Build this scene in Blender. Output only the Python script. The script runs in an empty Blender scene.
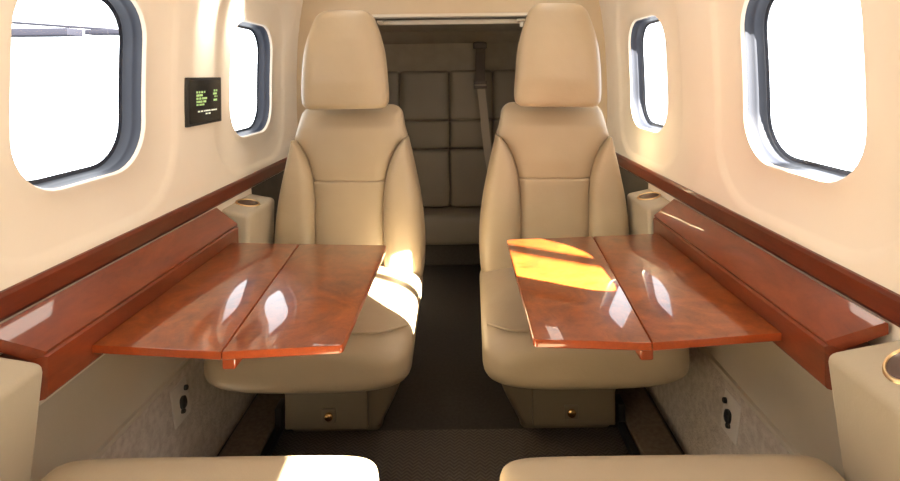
import bpy, bmesh, math, random
from mathutils import Vector, Matrix, Quaternion

random.seed(7)
S = bpy.context.scene
COL = S.collection
PI = math.pi

# ------------------------------------------------------------------ materials
def newmat(name):
    m = bpy.data.materials.new(name)
    m.use_nodes = True
    nt = m.node_tree
    b = nt.nodes['Principled BSDF']
    return m, nt, b

def add(nt, kind, **kw):
    n = nt.nodes.new(kind)
    for k, v in kw.items():
        if k in n.inputs:
            n.inputs[k].default_value = v
        else:
            setattr(n, k, v)
    return n

def mixcol(nt, fac, a, b):
    n = nt.nodes.new('ShaderNodeMix')
    n.data_type = 'RGBA'
    nt.links.new(fac, n.inputs[0])
    n.inputs[6].default_value = (*a, 1)
    n.inputs[7].default_value = (*b, 1)
    return n.outputs[2]

def simple(name, col, rough=.5, metal=0.0, spec=.5, coat=0.0, coat_rough=.05,
           var=None, scale=8.0, bump=0.0, bscale=200.0, bdist=.002, sheen=0.0):
    m, nt, b = newmat(name)
    b.inputs['Base Color'].default_value = (*col, 1)
    b.inputs['Roughness'].default_value = rough
    b.inputs['Metallic'].default_value = metal
    b.inputs['Specular IOR Level'].default_value = spec
    b.inputs['Coat Weight'].default_value = coat
    b.inputs['Coat Roughness'].default_value = coat_rough
    if sheen:
        b.inputs['Sheen Weight'].default_value = sheen
    tc = add(nt, 'ShaderNodeTexCoord')
    if var:
        nz = add(nt, 'ShaderNodeTexNoise', Scale=scale, Detail=4.0)
        nt.links.new(tc.outputs['Object'], nz.inputs['Vector'])
        rp = add(nt, 'ShaderNodeMapRange')
        rp.inputs['From Min'].default_value = .35
        rp.inputs['From Max'].default_value = .65
        nt.links.new(nz.outputs['Fac'], rp.inputs['Value'])
        nt.links.new(mixcol(nt, rp.outputs['Result'], col, var), b.inputs['Base Color'])
    if bump:
        nb = add(nt, 'ShaderNodeTexNoise', Scale=bscale, Detail=3.0)
        nt.links.new(tc.outputs['Object'], nb.inputs['Vector'])
        bp = add(nt, 'ShaderNodeBump', Strength=bump, Distance=bdist)
        nt.links.new(nb.outputs['Fac'], bp.inputs['Height'])
        nt.links.new(bp.outputs['Normal'], b.inputs['Normal'])
    return m

def leather(name, col, var, rough=.42):
    m, nt, b = newmat(name)
    b.inputs['Roughness'].default_value = rough
    b.inputs['Specular IOR Level'].default_value = .45
    tc = add(nt, 'ShaderNodeTexCoord')
    nz = add(nt, 'ShaderNodeTexNoise', Scale=6.0, Detail=3.0)
    nt.links.new(tc.outputs['Object'], nz.inputs['Vector'])
    nt.links.new(mixcol(nt, nz.outputs['Fac'], col, var), b.inputs['Base Color'])
    vo = add(nt, 'ShaderNodeTexVoronoi', Scale=320.0)
    nt.links.new(tc.outputs['Object'], vo.inputs['Vector'])
    wr = add(nt, 'ShaderNodeTexNoise', Scale=22.0, Detail=2.0, Distortion=.6)
    nt.links.new(tc.outputs['Object'], wr.inputs['Vector'])
    b1 = add(nt, 'ShaderNodeBump', Strength=.10, Distance=.001)
    nt.links.new(vo.outputs['Distance'], b1.inputs['Height'])
    b2 = add(nt, 'ShaderNodeBump', Strength=.16, Distance=.006)
    nt.links.new(wr.outputs['Fac'], b2.inputs['Height'])
    nt.links.new(b1.outputs['Normal'], b2.inputs['Normal'])
    nt.links.new(b2.outputs['Normal'], b.inputs['Normal'])
    return m

def wood(name, dark, light, rough=.3, coat=1.0, scale=14.0, stretch=(1, 1, 1)):
    m, nt, b = newmat(name)
    tc = add(nt, 'ShaderNodeTexCoord')
    mp = add(nt, 'ShaderNodeMapping')
    mp.inputs['Scale'].default_value = stretch
    nt.links.new(tc.outputs['Object'], mp.inputs['Vector'])
    n1 = add(nt, 'ShaderNodeTexNoise', Scale=scale, Detail=8.0, Roughness=.62, Distortion=1.6)
    nt.links.new(mp.outputs['Vector'], n1.inputs['Vector'])
    n2 = add(nt, 'ShaderNodeTexNoise', Scale=scale * 7, Detail=5.0, Roughness=.7, Distortion=.8)
    nt.links.new(mp.outputs['Vector'], n2.inputs['Vector'])
    ad = add(nt, 'ShaderNodeMath', operation='MULTIPLY_ADD')
    nt.links.new(n2.outputs['Fac'], ad.inputs[0])
    ad.inputs[1].default_value = .45
    nt.links.new(n1.outputs['Fac'], ad.inputs[2])
    rp = add(nt, 'ShaderNodeMapRange')
    rp.inputs['From Min'].default_value = .48
    rp.inputs['From Max'].default_value = .98
    nt.links.new(ad.outputs[0], rp.inputs['Value'])
    nt.links.new(mixcol(nt, rp.outputs['Result'], dark, light), b.inputs['Base Color'])
    b.inputs['Roughness'].default_value = rough
    b.inputs['Coat Weight'].default_value = coat
    b.inputs['Coat Roughness'].default_value = .035
    b.inputs['Coat IOR'].default_value = 1.52
    b.inputs['Specular IOR Level'].default_value = .3
    return m

def herringbone(name, c1, c2):
    m, nt, b = newmat(name)
    tc = add(nt, 'ShaderNodeTexCoord')
    sp = add(nt, 'ShaderNodeSeparateXYZ')
    nt.links.new(tc.outputs['Object'], sp.inputs[0])
    def mth(op, a, bb=None, c=None):
        n = add(nt, 'ShaderNodeMath', operation=op)
        for i, v in enumerate((a, bb, c)):
            if v is None: continue
            if isinstance(v, (int, float)): n.inputs[i].default_value = v
            else: nt.links.new(v, n.inputs[i])
        return n.outputs[0]
    u = mth('MULTIPLY', sp.outputs['X'], 34.0)
    tri = mth('PINGPONG', u, .5)
    v = mth('MULTIPLY_ADD', sp.outputs['Y'], 80.0, mth('MULTIPLY', tri, 2.2))
    s = mth('SINE', mth('MULTIPLY', v, 2 * PI))
    f = mth('MULTIPLY_ADD', s, .5, .5)
    nz = add(nt, 'ShaderNodeTexNoise', Scale=260.0, Detail=3.0)
    nt.links.new(tc.outputs['Object'], nz.inputs['Vector'])
    f2 = mth('MULTIPLY', f, mth('MULTIPLY_ADD', nz.outputs['Fac'], .9, .45))
    nt.links.new(mixcol(nt, f2, c1, c2), b.inputs['Base Color'])
    b.inputs['Roughness'].default_value = .95
    b.inputs['Specular IOR Level'].default_value = .1
    bp = add(nt, 'ShaderNodeBump', Strength=.5, Distance=.003)
    nt.links.new(f2, bp.inputs['Height'])
    nt.links.new(bp.outputs['Normal'], b.inputs['Normal'])
    return m

def glasspane(name):
    m = bpy.data.materials.new(name)
    m.use_nodes = True
    nt = m.node_tree
    nt.nodes.clear()
    out = add(nt, 'ShaderNodeOutputMaterial')
    tr = add(nt, 'ShaderNodeBsdfTransparent')
    tr.inputs[0].default_value = (.97, .98, .99, 1)
    gl = add(nt, 'ShaderNodeBsdfGlossy')
    gl.inputs['Roughness'].default_value = .01
    lw = add(nt, 'ShaderNodeLayerWeight', Blend=.5)
    pw = add(nt, 'ShaderNodeMath', operation='POWER'); pw.inputs[1].default_value = 5.0
    nt.links.new(lw.outputs['Facing'], pw.inputs[0])
    fr = add(nt, 'ShaderNodeMath', operation='MULTIPLY_ADD'); fr.inputs[1].default_value = .5; fr.inputs[2].default_value = .035
    nt.links.new(pw.outputs[0], fr.inputs[0])
    mx = add(nt, 'ShaderNodeMixShader')
    nt.links.new(fr.outputs[0], mx.inputs[0])
    nt.links.new(tr.outputs[0], mx.inputs[1])
    nt.links.new(gl.outputs[0], mx.inputs[2])
    nt.links.new(mx.outputs[0], out.inputs[0])
    return m

def emit(name, col, strength):
    m, nt, b = newmat(name)
    b.inputs['Base Color'].default_value = (*col, 1)
    b.inputs['Emission Color'].default_value = (*col, 1)
    b.inputs['Emission Strength'].default_value = strength
    return m

M = {}
M['wall'] = simple('cream_wall_lining', (.84, .765, .655), rough=.42, spec=.35, var=(.81, .73, .615), scale=3.0, bump=.04, bscale=500)
M['ceiling'] = simple('cream_headliner', (.83, .77, .68), rough=.75, spec=.2)
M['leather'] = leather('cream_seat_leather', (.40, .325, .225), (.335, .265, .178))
M['panel_leather'] = leather('cream_panel_leather', (.43, .375, .285), (.385, .335, .25), rough=.5)
M['side_leather'] = leather('cream_sidewall_leather', (.58, .52, .42), (.53, .47, .375), rough=.5)
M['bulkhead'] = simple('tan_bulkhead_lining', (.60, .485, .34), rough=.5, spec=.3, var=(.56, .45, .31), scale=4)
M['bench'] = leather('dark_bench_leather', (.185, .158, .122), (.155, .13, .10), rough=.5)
M['wood'] = wood('mahogany_burl', (.10, .017, .004), (.28, .064, .009), scale=11.0)
M['wood_edge'] = wood('mahogany_edge', (.25, .042, .010), (.34, .062, .014), scale=10.0, stretch=(6, 1, 6))
M['wood_rail'] = wood('dark_mahogany_rail', (.075, .013, .006), (.13, .022, .008), coat=.3, scale=8.0, stretch=(3, .6, 3))
M['wood_ledge'] = wood('mahogany_ledge', (.10, .015, .005), (.20, .034, .009), scale=7.0, stretch=(2, .6, 2))
M['carpet_wall'] = simple('fleece_wall_carpet', (.60, .53, .46), rough=1.0, spec=.05, var=(.47, .405, .345), scale=55.0, bump=.6, bscale=160, bdist=.006, sheen=.2)
M['floor'] = simple('dark_floor_covering', (.050, .043, .036), rough=.8, spec=.2, var=(.040, .034, .028), scale=90.0, bump=.2, bscale=300)
M['herring'] = herringbone('herringbone_carpet', (.066, .056, .048), (.118, .099, .084))
M['strip'] = simple('grey_brown_side_carpet', (.16, .13, .10), rough=.9, spec=.1, var=(.12, .095, .075), scale=80, bump=.3, bscale=250)
M['black'] = simple('black_plastic', (.012, .012, .013), rough=.45)
M['reveal'] = simple('dark_blue_grey_window_surround', (.024, .028, .042), rough=.42, spec=.35, var=(.019, .022, .034), scale=6)
M['glass'] = glasspane('thin_window_glass')
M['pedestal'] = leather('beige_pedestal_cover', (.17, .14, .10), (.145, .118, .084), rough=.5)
M['brass'] = simple('polished_brass', (.80, .50, .20), rough=.22, metal=1.0)
M['cup'] = simple('dark_brown_cup_well', (.05, .022, .012), rough=.3, coat=.6)
M['cupring'] = simple('gold_cup_ring', (.78, .58, .32), rough=.28, metal=1.0)
M['screen'] = simple('black_display_glass', (.012, .013, .014), rough=.25, spec=.5)
M['green'] = emit('green_display_text', (.36, .55, .22), .45)
M['white'] = emit('pale_display_text', (.62, .66, .55), .55)
M['plate'] = simple('grey_socket_plate', (.62, .57, .51), rough=.7)
M['belt'] = simple('grey_brown_belt_webbing', (.33, .285, .23), rough=.8, spec=.15, bump=.3, bscale=600)
M['beltdark'] = simple('dark_brown_buckle', (.095, .075, .06), rough=.5)
M['aft'] = simple('grey_brown_aft_lining', (.40, .35, .285), rough=.85, spec=.15, var=(.36, .315, .255), scale=12)
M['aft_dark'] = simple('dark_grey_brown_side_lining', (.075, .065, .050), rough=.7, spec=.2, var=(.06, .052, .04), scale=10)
M['rail'] = simple('pale_curtain_rail', (.72, .65, .54), rough=.45)
M['clip'] = simple('white_plastic_clip', (.8, .78, .74), rough=.3)
M['beam'] = simple('blue_grey_painted_beam', (.006, .0065, .012), rough=.8, spec=.12)

# ------------------------------------------------------------------ helpers
def mk(name, verts, faces, mat, parent=None, smooth=True, angle=None):
    me = bpy.data.meshes.new(name)
    me.from_pydata([tuple(v) for v in verts], [], faces)
    bm = bmesh.new(); bm.from_mesh(me)
    bmesh.ops.recalc_face_normals(bm, faces=bm.faces[:])
    if angle is not None:
        for e in bm.edges:
            e.smooth = len(e.link_faces) == 2 and e.calc_face_angle(0) < angle
    bm.to_mesh(me); bm.free()
    for p in me.polygons: p.use_smooth = smooth
    o = bpy.data.objects.new(name, me)
    o.data.materials.append(M[mat])
    COL.objects.link(o)
    if parent: o.parent = parent
    return o

def empty(name, loc=(0, 0, 0), rz=0):
    o = bpy.data.objects.new(name, None)
    o.location = loc; o.rotation_euler = (0, 0, rz)
    o.empty_display_size = .1
    COL.objects.link(o)
    return o

def tag(o, label, cat, group=None):
    o['label'] = label; o['category'] = cat
    if group: o['group'] = group
    return o

def struct(o, label=None):
    o['kind'] = 'structure'
    if label: o['label'] = label
    return o

def rbox(name, lo, hi, r, mat, parent=None, seg=3, tf=None):
    bm = bmesh.new()
    bmesh.ops.create_cube(bm, size=1)
    for v in bm.verts:
        v.co = Vector([lo[i] + (v.co[i] + .5) * (hi[i] - lo[i]) for i in range(3)])
    if r > 0:
        bmesh.ops.bevel(bm, geom=bm.edges[:], offset=r, segments=seg, profile=.5, affect='EDGES')
    if tf:
        for v in bm.verts: v.co = tf(v.co)
    bmesh.ops.recalc_face_normals(bm, faces=bm.faces[:])
    vs = [v.co.copy() for v in bm.verts]
    bm.verts.index_update()
    fs = [[v.index for v in f.verts] for f in bm.faces]
    bm.free()
    return mk(name, vs, fs, mat, parent, True, math.radians(40))

def loft(rings, closed=True, caps=True):
    V, F = [], []
    n = len(rings[0])
    for r in rings: V += r
    for i in range(len(rings) - 1):
        for j in range(n if closed else n - 1):
            a, b = i * n + j, i * n + (j + 1) % n
            F.append((a, b, b + n, a + n))
    if caps:
        F.append(tuple(range(n))[::-1])
        F.append(tuple(range((len(rings) - 1) * n, len(rings) * n)))
    return V, F

def sring(c, a, b, n, axis, N=56):
    out = []
    for k in range(N):
        t = 2 * PI * k / N
        ct, st = math.cos(t), math.sin(t)
        p = math.copysign(abs(ct) ** (2 / n), ct) * a
        q = math.copysign(abs(st) ** (2 / n), st) * b
        if axis == 'z': out.append(Vector((c[0] + p, c[1] + q, c[2])))
        elif axis == 'y': out.append(Vector((c[0] + p, c[1], c[2] + q)))
        else: out.append(Vector((c[0], c[1] + p, c[2] + q)))
    return out

def interp(tab, t):
    if t <= tab[0][0]: return tab[0][1]
    for (t0, v0), (t1, v1) in zip(tab, tab[1:]):
        if t <= t1:
            u = (t - t0) / (t1 - t0)
            return v0 + (v1 - v0) * u
    return tab[-1][1]

def smooth_interp(tab, t):
    # Catmull-Rom through the table
    if t <= tab[0][0]: return tab[0][1]
    if t >= tab[-1][0]: return tab[-1][1]
    for i in range(len(tab) - 1):
        if tab[i][0] <= t <= tab[i + 1][0]:
            x0, y0 = tab[i]; x1, y1 = tab[i + 1]
            h = x1 - x0
            m0 = (y1 - tab[i - 1][1]) / (x1 - tab[i - 1][0]) if i > 0 else (y1 - y0) / h
            m1 = (tab[i + 2][1] - y0) / (tab[i + 2][0] - x0) if i + 2 < len(tab) else (y1 - y0) / h
            u = (t - x0) / h
            return ((2*u**3 - 3*u*u + 1) * y0 + (u**3 - 2*u*u + u) * h * m0 +
                    (-2*u**3 + 3*u*u) * y1 + (u**3 - u*u) * h * m1)

def pillow(axis, t0, t1, fc, fa, fb, n, r0, r1, steps=30, N=56):
    """soft upholstered block: superelliptic sections along an axis with rounded ends"""
    ts = []
    K = 8
    for k in range(K + 1): ts.append(t0 + r0 * (1 - math.cos(PI / 2 * k / K)))
    L0, L1 = t0 + r0, t1 - r1
    for k in range(1, steps): ts.append(L0 + (L1 - L0) * k / steps)
    for k in range(K + 1): ts.append(t1 - r1 * (1 - math.sin(PI / 2 * k / K)))
    rings = []
    for t in ts:
        s = 1.0; ins = 0
        if t < t0 + r0:
            s = math.sqrt(max(0, 1 - (1 - (t - t0) / r0) ** 2)); ins = r0 * (1 - s)
        if t > t1 - r1:
            s2 = math.sqrt(max(0, 1 - (1 - (t1 - t) / r1) ** 2)); ins = max(ins, r1 * (1 - s2)); s = min(s, s2)
        a = fa(t); b = fb(t)
        a2 = max(.002, a - min(ins, a * .95 * (1 - s)) if a < 3 * ins else a - ins)
        b2 = max(.002, b - ins if b > 3 * ins else b * (.25 + .75 * s))
        rings.append(sring(fc(t), a2, b2, n, axis, N))
    return loft(rings)

# ------------------------------------------------------------------ cabin section
WTAB = [(0, .68), (.325, .735), (.57, .752), (.75, .762), (.9, .772), (1.1, .773), (1.34, .760), (1.5, .735),
        (1.58, .700), (1.66, .60), (1.72, .42), (1.75, .20)]
def w(z): return smooth_interp(WTAB[:8], z)

WC_Z, WHW, WHH, WRAD = 1.116, .190, .215, .112     # window opening
CENTS = {-1: [.241, 1.101, 1.961], 1: [.225, 1.085, 1.945]}
PIT = .43
Z0, Z1 = .72, 1.50

def rrect(hw, hh, r, k=8, m=8):
    pts = []
    r = max(r, .0005)
    cs = [(hw - r, hh - r, 0), (-hw + r, hh - r, 90), (-hw + r, -hh + r, 180), (hw - r, -hh + r, 270)]
    for ci in range(4):
        cx, cy, a0 = cs[ci]
        for i in range(k + 1):
            a = math.radians(a0 + 90 * i / k)
            pts.append((cx + r * math.cos(a), cy + r * math.sin(a)))
        nx, ny, na = cs[(ci + 1) % 4]
        p0 = pts[-1]
        p1 = (nx + r * math.cos(math.radians(na)), ny + r * math.sin(math.radians(na)))
        for i in range(1, m):
            pts.append((p0[0] + (p1[0] - p0[0]) * i / m, p0[1] + (p1[1] - p0[1]) * i / m))
    return pts

def wall_side(sgn, name):
    V, F = [], []
    PROUD = .013
    zc_rect = (Z0 + Z1) / 2
    CENT = CENTS[sgn]
    for cy in CENT:
        spec = [(WHW, WHH, WRAD, 0, .004), (WHW + .004, WHH + .004, WRAD + .003, 0, -.004), (WHW + .011, WHH + .011, WRAD + .008, 0, -.004),
                (WHW + .018, WHH + .018, WRAD + .012, 0, 0),
                (WHW + .06, WHH + .055, WRAD + .03, 0, 0),
                (.305, .325, .17, 0, 0), (.312, .332, .175, 0, -.004), (.322, .342, .185, 0, -PROUD + .003), (.332, .352, .19, 0, -PROUD)]
        rings = []
        for hw, hh, r, dz, dx in spec:
            ring = []
            for (py, pz) in rrect(hw, hh, r):
                z = WC_Z + pz
                ring.append(Vector((sgn * (w(z) + dx), cy + py, z)))
            rings.append(ring)
        ring = []
        for (py, pz) in rrect(PIT, (Z1 - Z0) / 2, 0):
            z = zc_rect + pz
            ring.append(Vector((sgn * (w(z) - PROUD), cy + py, z)))
        rings.append(ring)
        # an intermediate ring for a smooth blend to the rectangle
        v, f = loft(rings, True, False)
        off = len(V)
        V += v; F += [tuple(i + off for i in q) for q in f]
    def sheet(ys, zs, dx):
        off = len(V)
        for y in ys:
            for z in zs: V.append(Vector((sgn * (w(z) + dx), y, z)))
        nz = len(zs)
        for i in range(len(ys) - 1):
            for j in range(nz - 1):
                a = off + i * nz + j
                F.append((a, a + 1, a + 1 + nz, a + nz))
    m = 8
    zs = [Z0 + (Z1 - Z0) * i / m for i in range(m + 1)]
    sheet([-1.2, -.7, CENT[0] - PIT], zs, -PROUD)
    sheet([CENT[-1] + PIT, 2.8, 3.6], zs, -PROUD)
    sheet([-1.2 + .2 * i for i in range(25)], [.52, .6, .66, Z0], -PROUD)
    o = mk(name, V, F, 'wall', None, True, math.radians(50))
    struct(o)
    # lower leather panel, ridge and carpet panel
    def strip(nm, prof, mat):
        ys = [-1.2 + .24 * i for i in range(21)]
        rings = [[Vector((sgn * x, y, z)) for (x, z) in prof] for y in ys]
        v, f = loft(rings, False, False)
        return mk(nm, v, f, mat, o, True, math.radians(50))
    strip('leather_panel', [(.752, .60), (.738, .56), (.740, .50), (.741, .43), (.737, .36), (.732, .335)], 'side_leather')
    strip('panel_ridge', [(.738, .338), (.724, .334), (.722, .328), (.724, .322), (.736, .318)], 'side_leather')
    strip('carpet_panel', [(.736, .326), (.728, .318), (.716, .22), (.700, .11), (.682, -.01)], 'carpet_wall')
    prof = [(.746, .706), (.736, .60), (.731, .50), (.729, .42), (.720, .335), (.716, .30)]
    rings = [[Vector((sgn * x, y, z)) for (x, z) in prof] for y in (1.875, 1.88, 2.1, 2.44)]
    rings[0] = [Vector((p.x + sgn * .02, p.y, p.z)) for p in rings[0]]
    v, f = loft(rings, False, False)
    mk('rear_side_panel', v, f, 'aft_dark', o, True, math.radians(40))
    # plain outer skin closing the side behind the lining (no window there)
    return o

wall_left = wall_side(-1, 'wall_left')
wall_left['label'] = 'cream curved cabin side with the black display panel'
wall_right = wall_side(1, 'wall_right')
wall_right['label'] = 'cream curved cabin side without a display panel'

# windows: deep dark surround + pane
def window(sgn, cy, name):
    st = [(0, 0), (.004, .0005), (.016, .001), (.020, .003), (.026, .004), (.040, .005), (.046, .007), (.049, .016)]
    rings = []
    for dep, sh in st:
        ring = []
        for (py, pz) in rrect(WHW - sh, WHH - sh, max(.02, WRAD - sh * .8)):
            z = WC_Z + pz
            ring.append(Vector((sgn * (w(z) + .004 + dep), cy + py, z)))
        rings.append(ring)
    v, f = loft(rings, True, False)
    e = empty(name, (0, 0, 0)); struct(e)
    o = mk('window_frame', v, f, 'reveal', e, True, math.radians(35))
    r1 = []; r2 = []
    for (py, pz) in rrect(WHW - .0115, WHH - .0115, WRAD - .010):
        z = WC_Z + pz
        x = w(1.12) * .0 + w(z)
        r1.append(Vector((sgn * (x + .047), cy + py, z)))
    cz = Vector((sgn * (w(WC_Z) + .047), cy, WC_Z))
    inner = [cz + (p - cz) * .5 for p in r1]
    for p in inner: p.x = sgn * (w(p.z) + .047)
    n = len(r1)
    V = r1 + inner + [cz]
    F = [(i, (i + 1) % n, n + (i + 1) % n, n + i) for i in range(n)] + [(n + i, n + (i + 1) % n, 2 * n) for i in range(n)]
    mk('window_pane', V, F, 'glass', e, True)
    return e

wn = 1
for sgn in (-1, 1):
    for cy in CENTS[sgn]:
        window(sgn, cy, 'window_%d' % wn); wn += 1

# ceiling
prof = [(w(1.5) - .013, 1.5), (.715, 1.555), (.665, 1.61), (.57, 1.665), (.42, 1.715), (.22, 1.745), (0, 1.752)]
prof = prof + [(-x, z) for x, z in prof[-2::-1]]
rings = [[Vector((x, y, z)) for x, z in prof] for y in (-1.2, 0, 1.2, 2.4, 3.6)]
v, f = loft(rings, False, False)
struct(mk('ceiling', v, f, 'ceiling', None, True), 'cream arched cabin headliner')

# floor
struct(rbox('floor', (-.69, -1.2, -.04), (.69, 3.6, 0), 0, 'floor'), 'dark grey aisle floor running to the rear bench')

# rear bulkhead with an opening
bx = []
def boxvf(V, F, lo, hi):
    o = len(V)
    for z in (lo[2], hi[2]):
        for (x, y) in ((lo[0], lo[1]), (hi[0], lo[1]), (hi[0], hi[1]), (lo[0], hi[1])):
            V.append(Vector((x, y, z)))
    F += [tuple(o + i for i in q) for q in ((3, 2, 1, 0), (4, 5, 6, 7), (0, 1, 5, 4), (1, 2, 6, 5), (2, 3, 7, 6), (3, 0, 4, 7))]
OPX, OPZ, BY = .385, 1.412, 2.45
prof = [(OPX, 0), (.70, 0), (.78, .5), (.80, 1.0), (.79, 1.5), (.60, 1.70), (.3, 1.78), (-.3, 1.78), (-.60, 1.70), (-.79, 1.5), (-.80, 1.0), (-.78, .5), (-.70, 0), (-OPX, 0), (-OPX, OPZ), (OPX, OPZ)]
rings = [[Vector((x, y, z)) for x, z in prof] for y in (BY, BY + .04)]
v, f = loft(rings, True, True)
struct(mk('wall_rear', v, f, 'bulkhead', None, False), 'cream bulkhead framing the opening to the rear bench')
struct(rbox('trim_1', (-OPX, BY - .012, OPZ - .006), (OPX, BY + .05, OPZ + .010), .003, 'rail'), 'thin pale edge trim across the top of the bulkhead opening')
# end walls
struct(rbox('wall_front', (-.80, -1.24, 0), (.80, -1.2, 1.78), 0, 'wall'), 'cream forward bulkhead')
struct(rbox('wall_back', (-.80, 3.42, 0), (.80, 3.46, 1.78), 0, 'aft'), 'grey brown lining behind the rear bench')

# wood rails on the side walls
for sgn, nm, lb in ((-1, 'trim_2', 'dark mahogany rail along the cabin side under the display panel'), (1, 'trim_3', 'dark mahogany rail along the cabin side opposite the display panel')):
    p = [(.765, .760), (.744, .757), (.739, .750), (.738, .716), (.742, .709), (.765, .706)]
    rings = [[Vector((sgn * x, y, z)) for x, z in p] for y in (-1.18, 0, .6, 1.2, 1.8, BY - .002)]
    v, f = loft(rings)
    struct(mk(nm, v, f, 'wood_rail', None, True, math.radians(30)), lb)
# black gap strips at the foot of the walls
for sgn, nm in ((-1, 'baseboard_left'), (1, 'baseboard_right')):
    a, b = sorted((sgn * .658, sgn * .684))
    struct(rbox(nm, (a, -1.1, 0), (b, 2.44, .012), .002, 'black'), 'black strip between wall carpet and floor')

# raised carpet side strips + footwell carpet
for sgn, nm, lb in ((-1, 'trim_4', 'raised grey brown side strip of the floor beneath the display panel side'), (1, 'trim_5', 'raised grey brown side strip of the floor on the side away from the display')):
    a, b = sorted((sgn * .545, sgn * .657))
    struct(rbox(nm, (a, .2, 0), (b, 2.4, .048), .006, 'strip'), lb)
tag(rbox('footwell_carpet', (-.535, .64, .0005), (.535, 1.574, .006), .003, 'herring'),
    'brown herringbone carpet in the footwell between the facing seats', 'carpet')

# ------------------------------------------------------------------ seats
HW = .271
def W_edge(z): return smooth_interp([(.36, .262), (.43, .272), (.54, .274), (.66, .262), (.765, .242), (.86, .220), (.93, .200), (1.0, .188)], z)
def S_seam(z): return smooth_interp([(.36, .128), (.6, .127), (.68, .129), (.73, .134), (.77, .142), (.81, .155), (.845, .172), (.87, .190), (.895, .212)], z)
def y_back(z): return .285 + (z - .42) * .05        # centre plane of the backrest, seat-local (front is -y)

def make_seat(recline=0.0, cw=0.0, piping=True):
    root = empty('cabin_seat')
    HY, HZ = .31, .40
    def rec(p):
        if not recline: return p
        q = Vector(p); dy, dz = q.y - HY, q.z - HZ
        c, s = math.cos(recline), math.sin(recline)
        return Vector((q.x, HY + dy * c + dz * s, HZ - dy * s + dz * c))
    def put(name, vf, mat='leather', rc=False, parent=root):
        V, F = vf
        if rc: V = [rec(p) for p in V]
        return mk(name, V, F, mat, parent, True, math.radians(60))
    # cushion: sections along y, high rolled front
    def ctop(y): return interp([(-.32, .448), (-.1, .455), (.3, .43)], y) + (.013 if cw else 0)
    def cbot(y): return interp([(-.32, .281), (-.2, .281), (.3, .30)], y)
    cus = put('seat_cushion', pillow('y', -.315, .29, lambda y: (0, y, (ctop(y) + cbot(y)) / 2),
        lambda y: cw + interp([(-.3, HW + .006), (0, HW), (.3, HW - .006)], y), lambda y: (ctop(y) - cbot(y)) / 2, 3.4 if not cw else 9, .075 if not cw else .05, .03, 26, 72))
    # piping round the upper front of the cushion
    ring = []
    pth = []
    for k in range(41):
        u = -1 + 2 * k / 40
        x = math.copysign(abs(u) ** 1.0, u) * (HW - .012)
        y = -.272 + .11 * max(0, abs(u) - .72) ** 2 / .0784 * .6
        zz = ctop(y) - .0045 - .016 * max(0, abs(u) - .8) ** 2 / .04
        pth.append(Vector((x, y, zz)))
    V, F = tube(pth, .0035, 8)
    if piping: put('cushion_piping', (V, F), 'leather', False, cus)
    # lower centre panel of the back
    yb = lambda z: (0, y_back(z) - .0, z)
    put('back_center_panel', pillow('z', .37, .737, yb, lambda z: S_seam(z) + .004, lambda z: .068, 4.5, .02, .010, 18, 56), rc=True)
    # yoke
    put('back_upper_panel', pillow('z', .733, 1.010, lambda z: (0, y_back(z) + .004 + .02 * max(0, z - .93) / .07, z),
        lambda z: min(S_seam(z) + .004, W_edge(z)), lambda z: interp([(.733, .068), (.8, .072), (.93, .066), (1.0, .05)], z), 4.2, .012, .04, 24, 56), rc=True)
    # side bolsters
    for sg in (-1, 1):
        rings = []
        zs = [.352, .356, .366, .385] + [.40 + .482 * i / 30 for i in range(31)] + [.887]
        for z in zs:
            x0, x1 = S_seam(z) - .004, W_edge(z)
            if x1 - x0 < .012: x0 = x1 - .012
            k = 1
            if z < .385: k = .6 + .4 * math.sqrt(max(0, 1 - ((.385 - z) / .033) ** 2))
            xm, a = (x0 + x1) / 2, (x1 - x0) / 2
            b = interp([(.35, .085), (.6, .090), (.8, .080), (.92, .060)], z)
            rings.append(sring((sg * xm, y_back(z) - interp([(.35, .012), (.7, .012), (.92, .004)], z) , z), a * k, b * k, 3.0, 'z', 44))
        put('side_bolster', loft(rings), rc=True)
    # hard shell behind
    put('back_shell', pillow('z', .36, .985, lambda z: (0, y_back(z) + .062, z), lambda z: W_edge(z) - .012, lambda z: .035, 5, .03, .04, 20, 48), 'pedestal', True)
    # headrest
    hw = [(1.0, .148), (1.04, .154), (1.09, .1525), (1.195, .144), (1.25, .132), (1.295, .118), (1.335, .103), (1.357, .095)]
    put('headrest', pillow('z', 1.004, 1.359, lambda z: (0, .225 + .012 * math.cos((z - 1.16) * 8) * -1, z), lambda z: smooth_interp(hw, z),
        lambda z: interp([(1.0, .062), (1.1, .078), (1.25, .070), (1.36, .045)], z), 3.3, .022, .035, 26, 60), rc=True)
    for sx in (-.05, .05):
        V, F = tube([Vector((sx, .336, 0.94)), Vector((sx, .285, 1.06))], .007, 12)
        put('headrest_post', (V, F), 'cupring', True)
    # pedestal: flared cradle on a narrower base
    rings = []
    for z, x0, x1, y0, y1 in ((0, -.140, .150, -.010, .30), (.03, -.140, .152, -.012, .30), (.036, -.143, .158, -.040, .30), (.11, -.145, .195, -.046, .30),
                              (.20, -.160, .232, -.065, .30), (.258, -.205, .246, -.10, .29), (.290, -.225, .248, -.12, .29)):
        rings.append(sring(((x0 + x1) / 2, (y0 + y1) / 2, z), (x1 - x0) / 2, (y1 - y0) / 2, 12, 'z', 72))
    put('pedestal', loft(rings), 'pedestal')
    d = rbox('drawer', (-.136, -.058, .040), (.118, .05, .19), .004, 'pedestal', root)
    lt = rbox('drawer_latch', (-.022, -.064, .062), (.022, -.055, .106), .004, 'pedestal', d)
    V, F = loft([sring((0, -.0645 - t, .084), r, r, 2, 'y', 24) for t, r in ((0, .013), (.003, .013), (.006, .0105), (.008, .006), (.0085, .001))])
    k = mk('latch_button', V, F, 'brass', d)
    return root

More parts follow.
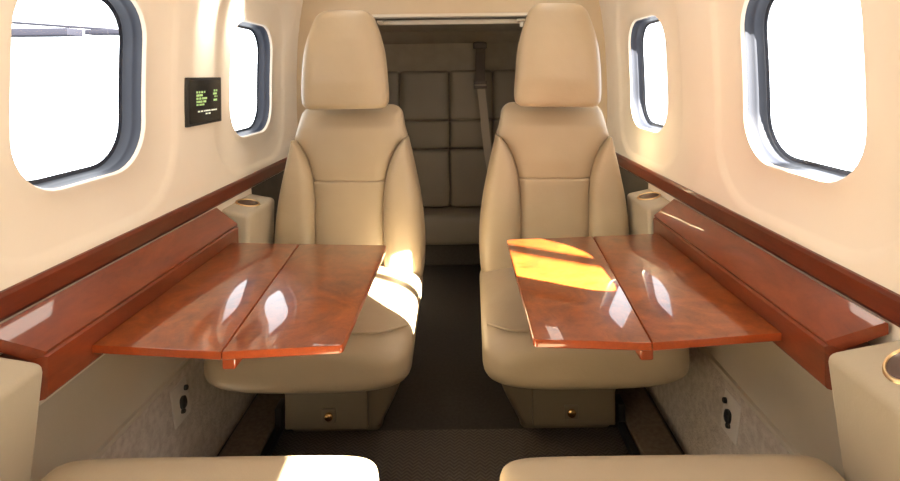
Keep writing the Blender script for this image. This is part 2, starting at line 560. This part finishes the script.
def tube(path, r, N=10):
    rings = []
    for i, p in enumerate(path):
        a = path[max(0, i - 1)]; b = path[min(len(path) - 1, i + 1)]
        t = (b - a).normalized()
        ref = Vector((0, 0, 1)) if abs(t.z) < .9 else Vector((1, 0, 0))
        s = t.cross(ref).normalized(); u = s.cross(t)
        rings.append([p + s * r * math.cos(2 * PI * k / N) + u * r * math.sin(2 * PI * k / N) for k in range(N)])
    return loft(rings)

def copy_tree(o, parent=None):
    c = o.copy(); COL.objects.link(c); c.parent = parent
    for ch in o.children: copy_tree(ch, c)
    return c

SG = 'four facing cabin seats'
seat = make_seat(0)
seat.location = (-.369, 1.588, 0)
tag(seat, 'cream leather high-back seat behind the table without sun patches', 'seat', SG)
s2 = copy_tree(seat)
s2.location = (.372, 1.59, 0)
for ch in s2.children:
    if ch.name.startswith(('back', 'side', 'headrest')): ch.rotation_euler.y = .020
for ch in s2.children:
    if ch.name.startswith('pedestal') or ch.name.startswith('drawer'): ch.scale.x = -1
    if ch.name.startswith('headrest') and 'post' not in ch.name:
        ch.scale.z = 1.05; ch.location.z = -.052
tag(s2, 'cream leather high-back seat behind the table with yellow sun patches', 'seat', SG)
seat_n = make_seat(math.radians(38), .010, False)
seat_n.location = (-.387, .588, 0); seat_n.rotation_euler.z = PI
tag(seat_n, 'cream front seat with its cushion half in white sunlight, lower left of the photo', 'seat', SG)
s4 = copy_tree(seat_n)
s4.location = (.391, .578, 0); s4.rotation_euler.z = PI
tag(s4, 'cream front seat with its cushion in shade, lower right of the photo', 'seat', SG)

# ------------------------------------------------------------------ tables
TZ, TT = .611, .017
def slab(name, poly, z1, z0, mat, parent, edge_mat=None):
    """plate with a small rounded edge; rim gets its own material"""
    n = len(poly)
    cx = sum(p[0] for p in poly) / n; cy = sum(p[1] for p in poly) / n
    def inset(d):
        out = []
        for i in range(n):
            p0, p1, p2 = Vector(poly[i - 1]), Vector(poly[i]), Vector(poly[(i + 1) % n])
            e1 = (p1 - p0).normalized(); e2 = (p2 - p1).normalized()
            n1 = Vector((-e1.y, e1.x)); n2 = Vector((-e2.y, e2.x))
            bis = (n1 + n2).normalized()
            dd = d / max(.3, bis.dot(n1))
            q = p1 + bis * dd
            if (Vector((cx, cy)) - p1).dot(bis) < 0: q = p1 - bis * dd
            out.append(q)
        return out
    r = .002
    rings = [[Vector((q.x, q.y, z)) for q in inset(d)] for d, z in ((r, z0), (0, z0 + r), (0, z1 - r), (r * .3, z1 - r * .3), (r, z1))]
    V, F = loft(rings)
    o = mk(name, V, F, mat, parent, True, math.radians(35))
    if edge_mat:
        o.data.materials.append(M[edge_mat])
        for p in o.data.polygons:
            if abs(p.normal.z) < .5: p.material_index = 1
    return o

def rounded_poly(pts, rads, k=5):
    out = []
    n = len(pts)
    for i in range(n):
        p0, p1, p2 = Vector(pts[i - 1]), Vector(pts[i]), Vector(pts[(i + 1) % n])
        r = rads[i]
        if r <= 0: out.append(tuple(p1)); continue
        a = p1 + (p0 - p1).normalized() * r; b = p1 + (p2 - p1).normalized() * r
        for j in range(k + 1):
            t = j / k
            out.append(tuple(a * (1 - t) ** 2 + p1 * 2 * t * (1 - t) + b * t * t))
    return out

def table(sgn, label, near_off=0.0, far_off=0.0):
    e = empty('folding_table', (0, 0, 0))
    tag(e, label, 'table', 'pair of folding mahogany tables')
    yn, yf = .948 + near_off, 1.535 + far_off
    hx_n, hx_f = .402, .452
    inner = rounded_poly([(sgn * .182, yn), (sgn * .182, yf - .03), (sgn * hx_f, yf - .008), (sgn * hx_n, yn - .017)], [.008, .012, 0, 0])
    outer = rounded_poly([(sgn * (hx_n + .0025), yn - .017), (sgn * (hx_f + .0025), yf - .008), (sgn * .6655, yf + .012), (sgn * .6655, yn + .012)], [0, 0, 0, 0])
    slab('inner_leaf', inner, TZ, TZ - TT, 'wood', e, 'wood_edge')
    slab('outer_leaf', outer, TZ, TZ - TT, 'wood', e, 'wood_edge')
    # hinge strip just under the joint and the support slide below it
    hp = [(sgn * (hx_n - .012), yn + .002), (sgn * (hx_f - .012), yf - .03), (sgn * (hx_f + .014), yf - .03), (sgn * (hx_n + .014), yn + .002)]
    slab('hinge', hp, TZ - TT, TZ - TT - .003, 'cupring', e)
    a, b = sorted((sgn * (hx_n - .014), sgn * (hx_n + .012)))
    rbox('support_arm', (a, yn + .004, TZ - TT - .030), (b, yn + .24, TZ - TT - .003), .004, 'wood_edge', e)
    a, b = sorted((sgn * (hx_n + .012), sgn * .66))
    rbox('support_bracket', (a, yn + .16, TZ - TT - .030), (b, yn + .22, TZ - TT - .003), .004, 'wood', e)
    return e
table(-1, 'open mahogany folding table without sun patches, beneath the display panel side')
table(1, 'open mahogany folding table with bright yellow sun patches on its far leaf', .012, .035)

# side ledges the tables slide out of
def ledge(sgn, label, y0, y1):
    e = empty('side_ledge', (0, 0, 0)); tag(e, label, 'ledge', 'pair of mahogany side ledges')
    def ext(name, p, mat, ys=None):
        rings = [[Vector((sgn * x, y - (.65 * (x - .667) if y < y0 + .01 else 0), z)) for x, z in p] for y in (ys or (y0, y0 + .004, (y0 + y1) / 2, y1 - .004, y1))]
        v, f = loft(rings)
        return mk(name, v, f, mat, e, True, math.radians(28))
    ext('ledge_top', [(.738, .7075), (.735, .7085), (.674, .660), (.669, .655), (.671, .649), (.690, .649), (.738, .690)], 'wood_ledge')
    ext('ledge_face', [(.671, .6485), (.667, .645), (.667, .604), (.667, .578), (.670, .574), (.720, .574), (.734, .60), (.730, .66), (.692, .6485)], 'wood_ledge')
    return e
ledge(-1, 'sloping mahogany ledge behind the table without sun patches', .858, 1.590)
ledge(1, 'sloping mahogany ledge behind the table with sun patches', .858, 1.625)

# ------------------------------------------------------------------ armrest consoles with cup holders
def console(sgn, x_in, y0, y1, ztop_in, ztop_out, zbot, cup, label):
    e = empty('armrest_console', (0, 0, 0)); tag(e, label, 'armrest', 'cabin side armrests with cup holders')
    x_out = .752
    def tf(p):
        q = p.copy()
        u = (abs(p.x) - x_in) / (x_out - x_in)
        v = (p.z - zbot) / (1.0 - zbot)
        top = ztop_in + (ztop_out - ztop_in) * max(0, u)
        q.z = zbot + v * (top - zbot)
        q.x = p.x + sgn * .016 * (1 - v)
        return q
    a, b = sorted((sgn * x_in, sgn * x_out))
    # bevelled in final proportions: bevel before the shear
    def tf2(p):
        q = p.copy()
        u = (abs(p.x) - x_in) / (x_out - x_in)
        if y1 < 1 and p.y > (y0 + y1) / 2: q.y = p.y - .65 * (abs(p.x) - x_in)
        if p.z > (zbot + ztop_in) / 2: q.z = p.z + (ztop_out - ztop_in) * max(0, min(1, u))
        k = (ztop_in - p.z) / (ztop_in - zbot)
        q.x = p.x + sgn * (.042 if y1 < 1 else .016) * max(0, k) * (1 - u)
        return q
    def tf3(p):
        q = tf2(p)
        lim = interp([(0, .676), (.325, .716), (.56, .730), (.72, .744)], q.z)
        u = (abs(p.x) - x_in) / (x_out - x_in)
        xi = abs(q.x)
        if u > .5: q.x = sgn * min(xi, lim - (1 - u) * .02)
        return q
    body = rbox('armrest_body', (a, y0, zbot), (b, y1, ztop_in), .014, 'panel_leather', e, 4, tf3)
    cx, cy, r = cup
    u = (abs(cx) - x_in) / (x_out - x_in)
    zt = ztop_in + (ztop_out - ztop_in) * u
    sl = (ztop_out - ztop_in) / (x_out - x_in)
    def ringz(rr, dz, N=40):
        return [Vector((sgn * abs(cx) + rr * math.cos(2 * PI * k / N), cy + rr * math.sin(2 * PI * k / N),
                        zt + dz + sl * (rr * math.cos(2 * PI * k / N)) * sgn)) for k in range(N)]
    V, F = loft([ringz(r * 1.10, .0005), ringz(r * 1.10, .003), ringz(r * 1.04, .005), ringz(r * .95, .004), ringz(r * .92, .001), ringz(r * .92, .0005)], True, False)
    h = mk('cup_holder', V, F, 'cupring', e, True)
    V, F = loft([ringz(r * .935, .0022), ringz(r * .9, .0018), ringz(r * .6, .0012), ringz(r * .3, .0010), ringz(r * .01, .0010)], True, False)
    mk('cup_well', V, F, 'cup', h, True)
    return e
console(-1, .650, 1.63, 1.865, .672, .692, .20, (.702, 1.745, .036), 'cream armrest with dark cup holder beside the seat under the display panel')
console(1, .656, 1.645, 1.865, .672, .692, .20, (.705, 1.765, .036), 'cream armrest with dark cup holder beside the seat behind the sun-patched table')
console(-1, .658, .20, .850, .643, .703, .30, (.711, .755, .028), 'cream armrest block touching the near end of the ledge under the big left window')
console(1, .658, .20, .850, .643, .703, .30, (.711, .745, .028), 'cream armrest block with gold-rimmed cup holder at the right edge of the photo')

# ------------------------------------------------------------------ display on the side wall
def display():
    x = w(1.04) - .013
    e = empty('display_panel', (-x, 1.563, 1.050))
    tag(e, 'small black display panel with green text between two windows', 'display')
    rbox('bezel', (-.004, -.103, -.073), (.010, .103, .073), .003, 'black', e)
    rbox('screen', (.0095, -.094, -.065), (.0108, .094, .065), .0005, 'screen', e)
    rnd = random.Random(3)
    def marks(name, rows, mat):
        for (u0, u1, v, h) in rows:
            V, F = [], []
            u = u0
            while u < u1 - .02:
                wd = rnd.uniform(.035, .085)
                uu = min(u1, u + wd)
                boxvf(V, F, (.0106, -.094 + .188 * u, .065 - .13 * (v + h)), (.0114, -.094 + .188 * uu, .065 - .13 * v))
                u = uu + rnd.choice((.008, .012, .03))
            mk(name, V, F, mat, e, False)
    marks('green_text', [(.20, .50, .26, .05), (.20, .44, .335, .05), (.20, .55, .41, .05), (.20, .50, .485, .05), (.20, .44, .56, .04),
                         (.76, .88, .24, .05), (.74, .88, .315, .05), (.78, .88, .39, .04), (.75, .87, .47, .05)], 'green')
    marks('white_text', [(.24, .86, .72, .035), (.48, .66, .79, .035)], 'white')
display()

# ------------------------------------------------------------------ sockets in the wall carpet
def socket(sgn, y, z, label):
    # carpet panel profile slope
    x = interp([(0, .684), (.11, .700), (.22, .716), (.318, .728)], z)
    ang = math.atan2(.028, .20)
    e = empty('power_socket', (sgn * x, y, z)); e.rotation_euler = (0, sgn * ang, 0)
    tag(e, label, 'socket', 'pair of wall sockets')
    a, b = sorted((sgn * .004, -sgn * .004))
    rbox('cover_plate', (a, -.036, -.050), (b, .036, .050), .003, 'plate', e)
    V, F = loft([sring((-sgn * t, .004, -.004), r, r * 1.35, 2.6, 'x', 24) for t, r in ((.003, .012), (.010, .012), (.012, .010), (.012, .001))])
    mk('socket_outlet', V, F, 'black', e, True, math.radians(40))
    V, F = loft([sring((-sgn * t, .024, .024), r, r * 1.2, 2, 'x', 20) for t, r in ((.003, .006), (.010, .006), (.012, .005), (.012, .001))])
    mk('socket_switch', V, F, 'black', e, True, math.radians(40))
    V, F = loft([sring((-sgn * t, -.002, -.024), r, r, 2, 'x', 20) for t, r in ((.003, .006), (.010, .006), (.012, .005), (.012, .001))])
    mk('socket_jack', V, F, 'black', e, True, math.radians(40))
socket(-1, 1.345, .250, 'black socket in the wall carpet beneath the table without sun patches')
socket(1, 1.262, .250, 'black socket in the wall carpet beneath the sun-patched table')

# ------------------------------------------------------------------ rear bench
def bench():
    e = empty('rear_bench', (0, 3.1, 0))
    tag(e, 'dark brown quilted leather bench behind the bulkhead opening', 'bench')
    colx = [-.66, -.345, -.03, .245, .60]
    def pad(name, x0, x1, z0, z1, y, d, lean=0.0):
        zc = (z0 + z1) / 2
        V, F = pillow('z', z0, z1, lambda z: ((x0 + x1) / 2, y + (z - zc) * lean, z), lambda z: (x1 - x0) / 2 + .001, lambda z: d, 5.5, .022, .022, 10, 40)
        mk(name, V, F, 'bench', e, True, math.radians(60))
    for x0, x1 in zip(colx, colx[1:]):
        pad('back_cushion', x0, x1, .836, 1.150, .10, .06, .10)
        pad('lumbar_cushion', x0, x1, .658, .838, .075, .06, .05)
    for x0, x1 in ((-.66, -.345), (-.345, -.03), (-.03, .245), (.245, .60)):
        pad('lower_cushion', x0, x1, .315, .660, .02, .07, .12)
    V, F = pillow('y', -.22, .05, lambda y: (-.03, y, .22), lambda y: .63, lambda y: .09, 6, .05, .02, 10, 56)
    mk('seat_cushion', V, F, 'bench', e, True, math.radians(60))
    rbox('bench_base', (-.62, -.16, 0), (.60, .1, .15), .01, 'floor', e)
    rbox('backrest_frame', (-.66, .16, .1), (.62, .22, 1.12), .02, 'aft', e)
bench()

# aft shelf / headliner step behind the bench
def slopeshelf():
    p = [(3.30, 1.14), (3.36, 1.14), (3.42, 1.36), (3.42, 1.48), (2.50, 1.48), (2.50, 1.45), (3.20, 1.40), (3.30, 1.33)]
    rings = [[Vector((x, y, z)) for y, z in p] for x in (-.74, .74)]
    v, f = loft(rings)
    struct(mk('trim_6', v, f, 'aft', None, True, math.radians(25)), 'grey brown lining above the rear bench')
slopeshelf()

# curtain rail with clip
cr = tag(rbox('curtain_rail', (-.37, 2.53, 1.378), (.37, 2.56, 1.402), .006, 'rail'), 'pale curtain rail across the top of the bulkhead opening', 'rail')
rbox('rail_clip', (.345, 2.500, 1.358), (.362, 2.530, 1.385), .004, 'clip', cr)
rbox('rail_fixing', (-.37, 2.49, 1.385), (-.34, 2.532, 1.398), .003, 'rail', cr)
rbox('rail_fixing', (.33, 2.49, 1.386), (.37, 2.532, 1.398), .003, 'rail', cr)

# shoulder belt of the rear bench
def belt():
    e = empty('shoulder_belt', (.16, 3.02, 0))
    tag(e, 'grey brown shoulder belt hanging in front of the rear bench', 'belt')
    def ribbon(name, pts, hw, th, mat):
        rings = []
        for (x, y, z) in pts:
            rings.append([Vector((x - hw, y - th, z)), Vector((x + hw, y - th, z)), Vector((x + hw, y + th, z)), Vector((x - hw, y + th, z))])
        v, f = loft(rings)
        return mk(name, v, f, mat, e, True, math.radians(40))
    ribbon('upper_strap', [(.012, .16, 1.305), (.010, .145, 1.27), (.006, .11, 1.20), (.004, .06, 1.13), (.003, .04, 1.07)], .030, .002, 'beltdark')
    ribbon('lower_strap', [(.003, .038, 1.07), (.010, .03, 1.0), (.020, .02, .9), (.028, .0, .78), (.040, -.03, .66), (.060, -.075, .52), (.075, -.09, .42), (.085, -.10, .335)], .024, .002, 'belt')
    rbox('belt_anchor', (-.035, .13, 1.285), (.05, .19, 1.325), .006, 'beltdark', e)
    b = rbox('belt_buckle', (-.036, .026, 1.035), (.042, .048, 1.082), .004, 'beltdark', e)
    rbox('buckle_bar', (-.034, .020, 1.052), (.040, .028, 1.062), .002, 'belt', b)
belt()

# black seat rails beside the pedestals
for sgn, lb in ((-1, 'black seat rail on the floor beside the pedestal under the display panel side'), (1, 'black seat rail on the floor beside the pedestal behind the sun-patched table')):
    a, b = sorted((sgn * .523, sgn * .542))
    t = rbox('seat_rail', (a, 1.30, .0085), (b, 2.2, .040), .003, 'black'); tag(t, lb, 'rail', 'floor seat rails')
    a, b = sorted((sgn * .519, sgn * .543))
    rbox('rail_stop', (a, 1.545, .0405), (b, 1.60, .095), .004, 'black', t)

# outside: a far roof beam seen through the big left window
bm_ = empty('roof_beam', (-11, 12, 0))
tag(bm_, 'blue-grey roof beam outside, seen through the big window left of the display', 'beam')
rbox('main_beam', (-5, 0, 2.20), (1.6, .5, 2.38), .02, 'beam', bm_)
rbox('beam_bracket', (2.0, 0, 2.21), (3.0, .4, 2.33), .02, 'beam', bm_)
def tfb(p):
    q = p.copy(); q.z += -(p.x) * .085; return q
rbox('roof_edge', (-5, .6, 2.55), (2.2, 1.0, 2.60), .01, 'beam', bm_, 3, tfb)

V, F = loft([sring((2.6, .14, z), .033, .033, 2, 'z', 20) for z in (-1.0, 4.0)])  # unseen post, added to cast the dark stripe across the table's sun patch
struct(mk('pillar_1', V, F, 'beam', None, True, math.radians(40)), 'unseen post added outside to shade a stripe on the table')

# ------------------------------------------------------------------ light
wd = bpy.data.worlds.new('World'); S.world = wd
wd.use_nodes = True
bg = wd.node_tree.nodes['Background']
bg.inputs[0].default_value = (.93, .965, 1.0, 1)
bg.inputs[1].default_value = 5.5

sl = bpy.data.lights.new('sun', 'SUN'); so = bpy.data.objects.new('sun', sl); COL.objects.link(so)
sl.energy = 230; sl.angle = math.radians(.6); sl.color = (1.0, .91, .72)
so.rotation_mode = 'QUATERNION'
so.rotation_quaternion = Vector((-1, .55, -.80)).to_track_quat('-Z', 'Y')

def area(name, loc, sx, sy, energy, col, rot=(0, 0, 0)):
    l = bpy.data.lights.new(name, 'AREA'); l.shape = 'RECTANGLE'; l.size = sx; l.size_y = sy
    l.energy = energy; l.color = col
    o = bpy.data.objects.new(name, l); o.location = loc; o.rotation_euler = rot
    COL.objects.link(o); return o
for sgn in (-1, 1):
    area('cabin_fill_light', (sgn * .40, .75, 1.70), .10, 2.6, 4.5, (1.0, .90, .78), (0, sgn * .1, 0))  # added overhead fill that brightens the cabin, no visible fixture

area('aft_fill_light', (0, 2.85, 1.44), .8, .25, 30, (1.0, .92, .80))  # fill added to lift the dim area around the rear bench

for y in (1.585, 1.80):  # unseen spots added to throw bright streaks onto the upper left wall
    l = bpy.data.lights.new('wall_streak_spot', 'SPOT'); l.energy = 36; l.spot_size = math.radians(34); l.spot_blend = .9
    l.shadow_soft_size = .012; l.color = (1.0, .93, .82)
    o = bpy.data.objects.new('wall_streak_spot', l); o.location = (-.655, y, 1.585)
    o.rotation_mode = 'QUATERNION'
    o.rotation_quaternion = (Vector((-.75, y, 1.37)) - o.location).to_track_quat('-Z', 'Y')
    COL.objects.link(o)

# ------------------------------------------------------------------ camera
cd = bpy.data.cameras.new('camera'); co = bpy.data.objects.new('camera', cd); COL.objects.link(co)
co.location = (.051, 0, 1.12); co.rotation_euler = (PI / 2, math.radians(.75), 0)
cd.sensor_fit = 'HORIZONTAL'; cd.sensor_width = 36; cd.lens = 500 / 900 * 36
cd.shift_x = -12 / 900; cd.shift_y = -(240.5 - 75) / 900
cd.clip_start = .02
S.camera = co

S.view_settings.view_transform = 'Standard'
S.view_settings.look = 'None'
S.view_settings.exposure = 0.0
S.view_settings.gamma = 1.0
S.view_settings.use_curve_mapping = False
S.cycles.max_bounces = 10
S.cycles.diffuse_bounces = 6
S.cycles.glossy_bounces = 5
S.cycles.transparent_max_bounces = 12
S.cycles.sample_clamp_indirect = 6.0
